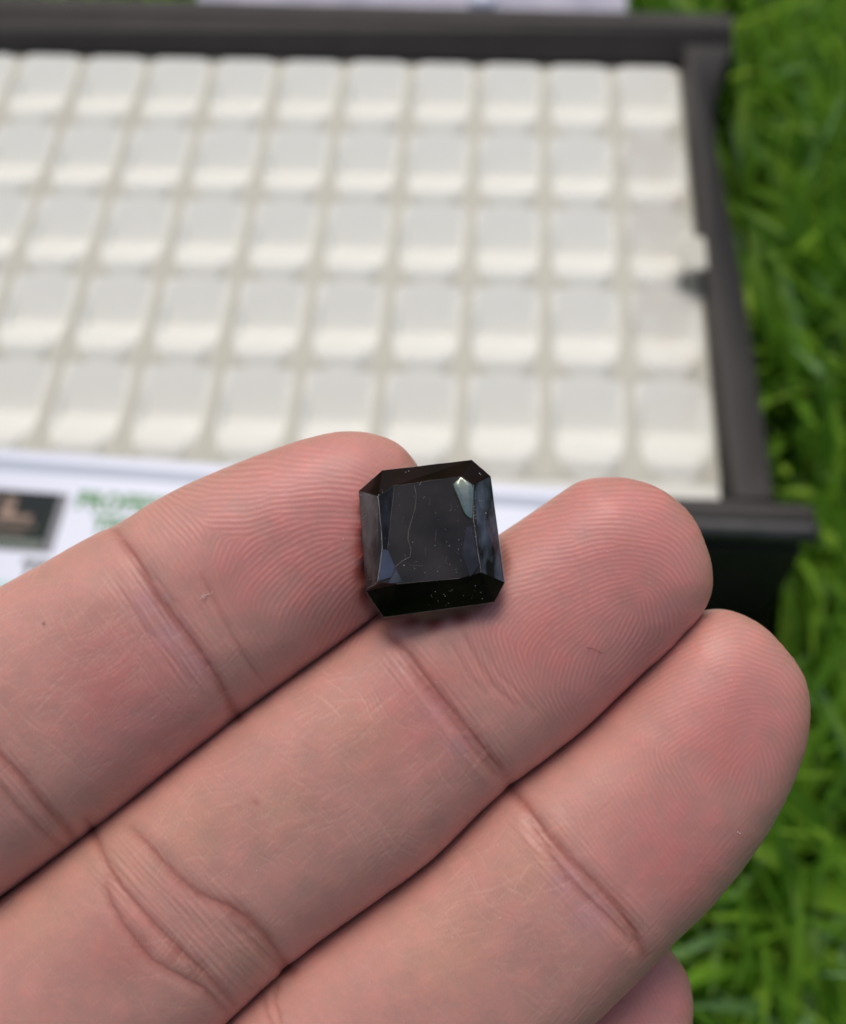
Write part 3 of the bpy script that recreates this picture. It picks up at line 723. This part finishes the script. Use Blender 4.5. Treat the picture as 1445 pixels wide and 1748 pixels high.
# ------------------------------------------------------------------ the gemstone
def gp(px, py, wd):
    """point given where it lies over the hand plane, wd metres above it"""
    d = D - wd
    return hand_world(np.array((px - 722.5) / F_PX * d), np.array(-(py - 874) / F_PX * d), np.array(wd), D)
GC = (738, 919)
def tilt(px, py):   # the stone leans: its far left side lies a little lower
    return ((px - GC[0]) * 0.05 + (py - GC[1]) * 0.12) * D / F_PX
def gem_mat(name, col, rough, spec=0.5, bump=.12, ior=1.55, metal=0.0, lo=.6, hi=1.7, cs=260, stretch=(1, 1, 1)):
    m = mat(name, col, rough, spec); n = m.node_tree.nodes; l = m.node_tree.links; b = n['Principled BSDF']
    b.inputs['IOR'].default_value = ior; b.inputs['Metallic'].default_value = metal
    tc = n.new('ShaderNodeTexCoord')
    mp = n.new('ShaderNodeMapping'); mp.inputs['Scale'].default_value = (1, 6, 1)
    ns = n.new('ShaderNodeTexNoise'); ns.inputs['Scale'].default_value = 420; ns.inputs['Detail'].default_value = 6
    mr = n.new('ShaderNodeMapRange'); mr.inputs['To Min'].default_value = rough * .6; mr.inputs['To Max'].default_value = rough * 1.7
    l.new(tc.outputs['Object'], mp.inputs[0]); l.new(mp.outputs[0], ns.inputs['Vector']); l.new(ns.outputs['Fac'], mr.inputs[0]); l.new(mr.outputs[0], b.inputs['Roughness'])
    bp = n.new('ShaderNodeBump'); bp.inputs['Strength'].default_value = bump; bp.inputs['Distance'].default_value = .00002
    n2 = n.new('ShaderNodeTexNoise'); n2.inputs['Scale'].default_value = 1500; n2.inputs['Detail'].default_value = 4
    l.new(tc.outputs['Object'], n2.inputs['Vector']); l.new(n2.outputs['Fac'], bp.inputs['Height']); l.new(bp.outputs[0], b.inputs['Normal'])
    # cloudy patches
    n3 = n.new('ShaderNodeTexNoise'); n3.inputs['Scale'].default_value = cs; n3.inputs['Detail'].default_value = 5
    cr = n.new('ShaderNodeValToRGB'); cr.color_ramp.elements[0].position = .38; cr.color_ramp.elements[1].position = .72
    cr.color_ramp.elements[0].color = (*[c * lo for c in col], 1); cr.color_ramp.elements[1].color = (*[c * hi for c in col], 1)
    m3 = n.new('ShaderNodeMapping'); m3.inputs['Scale'].default_value = stretch
    l.new(tc.outputs['Object'], m3.inputs[0]); l.new(m3.outputs[0], n3.inputs['Vector']); l.new(n3.outputs['Fac'], cr.inputs[0]); l.new(cr.outputs[0], b.inputs['Base Color'])
    return m
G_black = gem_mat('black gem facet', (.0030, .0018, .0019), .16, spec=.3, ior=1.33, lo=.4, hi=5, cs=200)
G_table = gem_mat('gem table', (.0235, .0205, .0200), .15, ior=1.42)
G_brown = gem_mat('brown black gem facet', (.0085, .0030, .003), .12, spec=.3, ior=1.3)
G_blue = gem_mat('mottled blue grey gem facet', (.020, .024, .033), .18, bump=.6, lo=.3, hi=6.5, cs=480, stretch=(2.2, .8, 1), ior=1.4)  # mottled bluish reflections painted into this facet's colour
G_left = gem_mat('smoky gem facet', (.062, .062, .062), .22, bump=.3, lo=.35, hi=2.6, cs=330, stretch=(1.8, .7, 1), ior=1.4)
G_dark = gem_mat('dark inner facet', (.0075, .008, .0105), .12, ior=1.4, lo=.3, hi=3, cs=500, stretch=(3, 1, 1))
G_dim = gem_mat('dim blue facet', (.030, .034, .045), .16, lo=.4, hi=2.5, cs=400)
G_kite = gem_mat('bright reflection inlay', (.50, .55, .44), .22, metal=1.0, bump=.25, lo=.5, hi=1.3, cs=300)
G_kite2 = gem_mat('dim reflection inlay', (.12, .12, .13), .14, metal=1.0, bump=.2)
G_kite3 = gem_mat('bluish reflection inlay', (.16, .17, .21), .14, metal=1.0, bump=.2)
G_crack = mat('crack', (.16, .14, .12), .4)
G_crackl = mat('pale edge wear', (.42, .42, .42), .4)
G_dust = mat('dust', (.75, .74, .72), .8)

def build_gem():
    root = empty('gemstone', tuple(gp(GC[0], GC[1], .002)))
    tag(root, 'square cut black gemstone with clipped corners resting on the fingertips', 'gemstone')
    inv = Matrix.Translation(-root.location)
    out = [(653,803), (806,785), (838,813), (862,994), (844,1028), (655,1054), (625,1010), (613,838)]
    # clockwise in the picture from the top left corner
    tab = [(672,829), (790,813), (809,828), (822,977), (786,987), (678,997), (646,993), (646,847)]
    zg, ztb = .0077, .0099
    def M3(L, z): return [gp(x, y, z + tilt(x, y)) for x, y in L]
    go, gt = M3(out, zg), M3(tab, ztb)
    rl = np.array(root.location)
    def part(name, V, Fc, ms, mi=None, par=root, label=None, smooth=False):
        V = [np.array(v) - rl for v in V]
        me = mesh(name, V, Fc, None, smooth)
        for m_ in ms: me.materials.append(m_)
        if mi: me.polygons.foreach_set('material_index', mi)
        o = link(name, me, par)
        if label: o['label'] = label
        return o
    n = 8
    # table
    t = part('table_facet', gt, [tuple(range(n))[::-1]], [G_table])
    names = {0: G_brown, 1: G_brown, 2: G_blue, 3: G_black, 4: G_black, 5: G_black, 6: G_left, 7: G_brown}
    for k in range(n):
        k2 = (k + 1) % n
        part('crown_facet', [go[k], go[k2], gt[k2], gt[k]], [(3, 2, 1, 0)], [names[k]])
    # girdle and pavilion, stepped down to a small culet
    def ringpts(f, z):
        return [gp(GC[0] + (x - GC[0]) * f, GC[1] + (y - GC[1]) * f, z + tilt(x, y) * f) for x, y in out]
    rings = [go, ringpts(1.0, zg - .0007), ringpts(.80, zg - .0026), ringpts(.52, zg - .0044), ringpts(.16, zg - .0058)]
    V = [p for r in rings for p in r]; Fc = []; mi = []
    for r in range(len(rings) - 1):
        for k in range(n):
            k2 = (k + 1) % n; Fc.append((r*n+k, r*n+k2, (r+1)*n+k2, (r+1)*n+k)); mi.append(0 if r else 1)
    Fc.append(tuple((len(rings)-1)*n + k for k in range(n))); mi.append(0)
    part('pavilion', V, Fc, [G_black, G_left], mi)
    # inlays set on the table, imitating reflections from facets inside the stone
    def kite(L, m, lift, tiltv, label):
        c = np.mean([p for p in L], 0)
        P = [gp(x, y, ztb + tilt(x, y) + lift + ((x - c[0]) * tiltv[0] + (y - c[1]) * tiltv[1]) * D / F_PX) for x, y in L]
        bs = [gp(x, y, ztb + tilt(x, y) - .0001) for x, y in L]; k = len(L)
        Fc = [tuple(range(k))[::-1]] + [(i, (i+1) % k, k + (i+1) % k, k + i) for i in range(k)]
        part('inner_facet_inlay', P + bs, Fc, [m], label=label)
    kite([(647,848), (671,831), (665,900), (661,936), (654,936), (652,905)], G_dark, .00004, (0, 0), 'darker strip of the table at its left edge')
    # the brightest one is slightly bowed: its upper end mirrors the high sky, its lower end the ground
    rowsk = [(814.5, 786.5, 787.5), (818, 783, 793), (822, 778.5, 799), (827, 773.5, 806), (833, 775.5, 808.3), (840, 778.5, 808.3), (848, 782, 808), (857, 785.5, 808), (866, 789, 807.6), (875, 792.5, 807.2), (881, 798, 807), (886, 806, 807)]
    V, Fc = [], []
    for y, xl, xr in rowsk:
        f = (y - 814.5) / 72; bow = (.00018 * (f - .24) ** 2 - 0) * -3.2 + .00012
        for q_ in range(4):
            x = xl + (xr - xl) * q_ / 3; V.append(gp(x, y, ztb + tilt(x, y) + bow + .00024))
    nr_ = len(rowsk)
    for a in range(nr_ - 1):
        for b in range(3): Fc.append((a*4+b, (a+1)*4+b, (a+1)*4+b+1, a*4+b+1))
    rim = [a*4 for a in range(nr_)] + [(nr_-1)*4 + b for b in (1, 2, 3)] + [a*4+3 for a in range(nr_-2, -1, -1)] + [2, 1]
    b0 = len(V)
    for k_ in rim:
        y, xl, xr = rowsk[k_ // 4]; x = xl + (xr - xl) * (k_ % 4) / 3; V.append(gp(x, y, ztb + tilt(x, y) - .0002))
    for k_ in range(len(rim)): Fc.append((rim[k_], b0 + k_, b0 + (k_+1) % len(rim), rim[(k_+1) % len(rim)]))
    fo = part('inner_facet_inlay', V, Fc, [G_kite], label='pale green inlay imitating an inner reflection in the upper right corner of the stone')
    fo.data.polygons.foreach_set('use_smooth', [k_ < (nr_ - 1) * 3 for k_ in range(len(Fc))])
    kite([(797,899), (806,899), (818,965), (803,985), (789,945)], G_kite2, .00010, (.01, .02), 'dim grey inlay imitating an inner reflection at the right of the stone')
    kite([(654,938), (663,939), (675,969), (668,985), (646,992)], G_kite3, .00010, (.01, -.01), 'bluish inlay imitating an inner reflection at the lower left of the stone')
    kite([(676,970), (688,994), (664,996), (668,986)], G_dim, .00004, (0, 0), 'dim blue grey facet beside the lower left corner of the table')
    # cracks and worn edges as fine raised lines
    def line(name, L, m, r=.00003, z=ztb, jit=0.6, h=.00002):
        pts = []
        for (x0, y0), (x1, y1) in zip(L[:-1], L[1:]):
            for i in range(8): f = i / 8; pts.append((x0*(1-f)+x1*f + random.gauss(0, jit*.3), y0*(1-f)+y1*f + random.gauss(0, jit*.3)))
        pts.append(L[-1]); V, Fc = [], []
        P = [gp(x, y, (z(x, y) if callable(z) else z) + tilt(x, y) + h) for x, y in pts]
        nrm = ROT @ np.array([0, 0, 1.0])
        for i, p in enumerate(P):
            q = P[min(i+1, len(P)-1)] - P[max(i-1, 0)]; q /= np.linalg.norm(q) + 1e-12; sd = np.cross(q, nrm); rr = r * random.uniform(.5, 1.25)
            V += [p - sd * rr, p + nrm * rr, p + sd * rr]
        for i in range(len(P) - 1):
            a = i*3; Fc += [(a, a+3, a+4, a+1), (a+1, a+4, a+5, a+2)]
        part(name, V, Fc, [m])
    line('crack', [(708,829), (711,845), (709,868), (704,885), (698,905), (697,920), (702,940), (700,951), (688,957), (675,968), (668,985)], G_crack, .000032)
    line('crack', [(674,832), (669,870), (666,905), (662,935)], G_crack, .000014)
    line('worn_edge', [(646,847), (652,915), (653,937), (645,993)], G_crackl, .000022)
    line('worn_edge', [(809,828), (809,889), (816,940), (822,977)], G_crackl, .000014)
    line('worn_edge', [(614,845), (640,847)], G_crackl, .000016, z=zg + .0004)
    line('worn_edge', tab[4:6], G_crack, .000010); line('worn_edge', tab[0:2], G_crack, .000010)
    line('worn_edge', [out[0], out[1]], G_crackl, .000014, z=zg); line('worn_edge', [out[1], out[2], out[3]], G_crackl, .000012, z=zg)
    line('worn_edge', [out[5], out[6]], G_crack, .000014, z=zg); line('worn_edge', [out[4], out[5]], G_crack, .000014, z=zg)
    def zl(x, y): f = min(1, max(0, (x - 617) / 30)); return zg + (ztb - zg) * f + .00004
    line('scratch', [(623,883), (627,877), (631,876), (632,880)], G_crackl, .000018, z=zl)
    line('scratch', [(637,910), (640,914), (638,920), (635,926)], G_crackl, .000022, z=zl)
    line('scratch', [(620,910), (630,911), (637,909)], G_crack, .000016, z=zl)
    line('scratch', [(626,990), (640,987), (655,986)], G_crack, .000018, z=zl)
    line('scratch', [(628,1004), (645,994)], G_crackl, .000014, z=zl)
    line('scratch', [(720,822), (716,828)], G_crackl, .000012)
    for L_ in ([(660,872), (652,880)], [(664,868), (655,884)], [(763,950), (761,958), (764,963)], [(752,966), (749,969)], [(780,942), (784,946)], [(700,965), (722,966)], [(735,850), (733,862)], [(745,905), (744,925)], [(690,880), (688,893)], [(770,860), (771,872)], [(726,935), (727,950)]):
        line('scratch', L_, G_crack, .000010)
    for L_ in ([(822,850), (826,870)], [(832,890), (838,912)], [(836,930), (846,955)], [(829,905), (831,925)]):
        line('scratch', L_, G_crack, .000012, z=lambda x, y: ztb - (ztb - zg) * min(1, max(0, (x - 809 - (y - 829) * .06) / 36)) + .00004)
    # dust specks: many tiny grains
    V, Fc = [], []
    def grain(p, r):
        i = len(V); V.extend([p + np.array(d) * r for d in ((1,0,0), (-1,0,0), (0,1,0), (0,-1,0), (0,0,1), (0,0,-1))])
        Fc.extend([(i,i+2,i+4), (i+2,i+1,i+4), (i+1,i+3,i+4), (i+3,i,i+4), (i+2,i,i+5), (i+1,i+2,i+5), (i+3,i+1,i+5), (i,i+3,i+5)])
    for _ in range(95):
        x = random.uniform(650, 815); y = random.uniform(835, 985); grain(gp(x, y, ztb + tilt(x, y) + .00003), random.uniform(.5, 1) ** 3 * .000035)
    for _ in range(50):
        x = random.gauss(812, 5); y = random.uniform(850, 930); f = min(1, max(0, (x - 812) / 38)); grain(gp(x, y, ztb - (ztb - zg) * f + tilt(x, y) + .00004), random.uniform(.5, 1) ** 3 * .00004)
    for x, y, r in ((756,993,.000075), (786,986,.00005), (760,992,.00004), (830,876,.00005), (698,804,.00005), (693,806,.00004), (819,808,.00005), (821,810,.00004), (645,848,.00005), (647,845,.00005), (690,965,.00005)):
        f = .15 if y > 980 or y < 830 else 0; grain(gp(x, y, ztb - f * .0024 + tilt(x, y) + .00005), r)
    for _ in range(45):
        x = random.uniform(655, 835); y = random.uniform(1000, 1035); f = (y - 990) / 55; grain(gp(x, y, ztb - (ztb - zg) * f + tilt(x, y) + .00006), random.uniform(.5, 1) ** 3 * .000035)
    o = part('dust', V, Fc, [G_dust]); o['kind'] = 'stuff'
build_gem()

# ------------------------------------------------------------------ specks and lint on the skin
def on_skin():
    P = (Wv - CL) @ ROT; px = 722.5 + F_PX * P[:, 0] / -P[:, 2]; py = 874 - F_PX * P[:, 1] / -P[:, 2]
    dep = -P[:, 2]; ok = (px > -20) & (px < 1460) & (py > 700) & (py < 1780) & (dep < D - .0025)
    return px[ok], py[ok], Wv[ok], dep[ok]
SX, SY, SW, SD = on_skin(); NRM = ROT @ np.array([0, 0, 1.0])
def skin_at(x, y):
    d2 = (SX - x) ** 2 + (SY - y) ** 2; c = np.where(d2 < 9)[0]
    if len(c) == 0: c = np.array([int(d2.argmin())])
    return SW[c[SD[c].argmin()]]
V, Fc = [], []
specks = [(588,921,.00005), (478,1002,.00006), (572,1008,.00007), (560,890,.00004), (1036,943,.00006), (1112,993,.00006), (1018,984,.00005), (840,1010,.00004), (1010,1028,.00005), (1262,1420,.00011), (1266,1423,.00009),
          (60,1250,.00005), (388,1493,.00006), (438,1486,.00006), (1118,1135,.00004)] + [(random.uniform(60, 1300), random.uniform(850, 1700), random.uniform(.5, 1) ** 3 * .00005) for _ in range(170)]
for x, y, rr in specks:
    if ((SX - x) ** 2 + (SY - y) ** 2).min() > 16: continue
    p = skin_at(x, y) + NRM * rr * .4; i = len(V)
    V.extend([p + np.array(d) * rr * random.uniform(.5, 1.2) for d in ((1,0,0), (-1,0,0), (0,1,0), (0,-1,0), (0,0,1), (0,0,-1))])
    Fc.extend([(i,i+2,i+4), (i+2,i+1,i+4), (i+1,i+3,i+4), (i+3,i,i+4), (i+2,i,i+5), (i+1,i+2,i+5), (i+3,i+1,i+5), (i,i+3,i+5)])
o = link('dust', mesh('dust', V, Fc, mat('pale dust', (.78, .70, .66), .5)), hand); o['kind'] = 'stuff'
def fibre(name, L, m, r, label, lift=.00012):
    V, Fc = [], []; T_ = np.arange(len(L)); t = np.linspace(0, len(L) - 1, 26); P = catmull(np.array(L, float), T_, np.clip(t, 1e-6, len(L) - 1 - 1e-6))
    W = [skin_at(x, y) + NRM * (lift + .00006 * math.sin(i * .5)) for i, (x, y) in enumerate(P)]
    for i, p in enumerate(W):
        q = W[min(i+1, len(W)-1)] - W[max(0, i-1)]; q = q / (np.linalg.norm(q) + 1e-12); a = np.cross(q, NRM); a /= np.linalg.norm(a) + 1e-12; b = np.cross(a, q)
        for k in range(5): V.append(p + r * (math.cos(k * 1.2566) * a + math.sin(k * 1.2566) * b))
    for i in range(len(W) - 1):
        for k in range(5): Fc.append((i*5+k, i*5+(k+1) % 5, (i+1)*5+(k+1) % 5, (i+1)*5+k))
    tag(link(name, mesh(name, V, Fc, m, True)), label, 'lint')
fibre('lint_fibre', [(343,1020), (346,1015), (352,1014), (349,1021), (356,1014), (363,1011)], mat('lint', (.7, .62, .58), .6), .000022, 'tiny pale curled lint fibre on the index finger near its crease')
fibre('lint_fibre', [(1002,1107), (1012,1108), (1022,1111), (1030,1116)], mat('dark lint', (.12, .05, .05), .6), .000016, 'tiny dark hair lying on the middle fingertip pad')
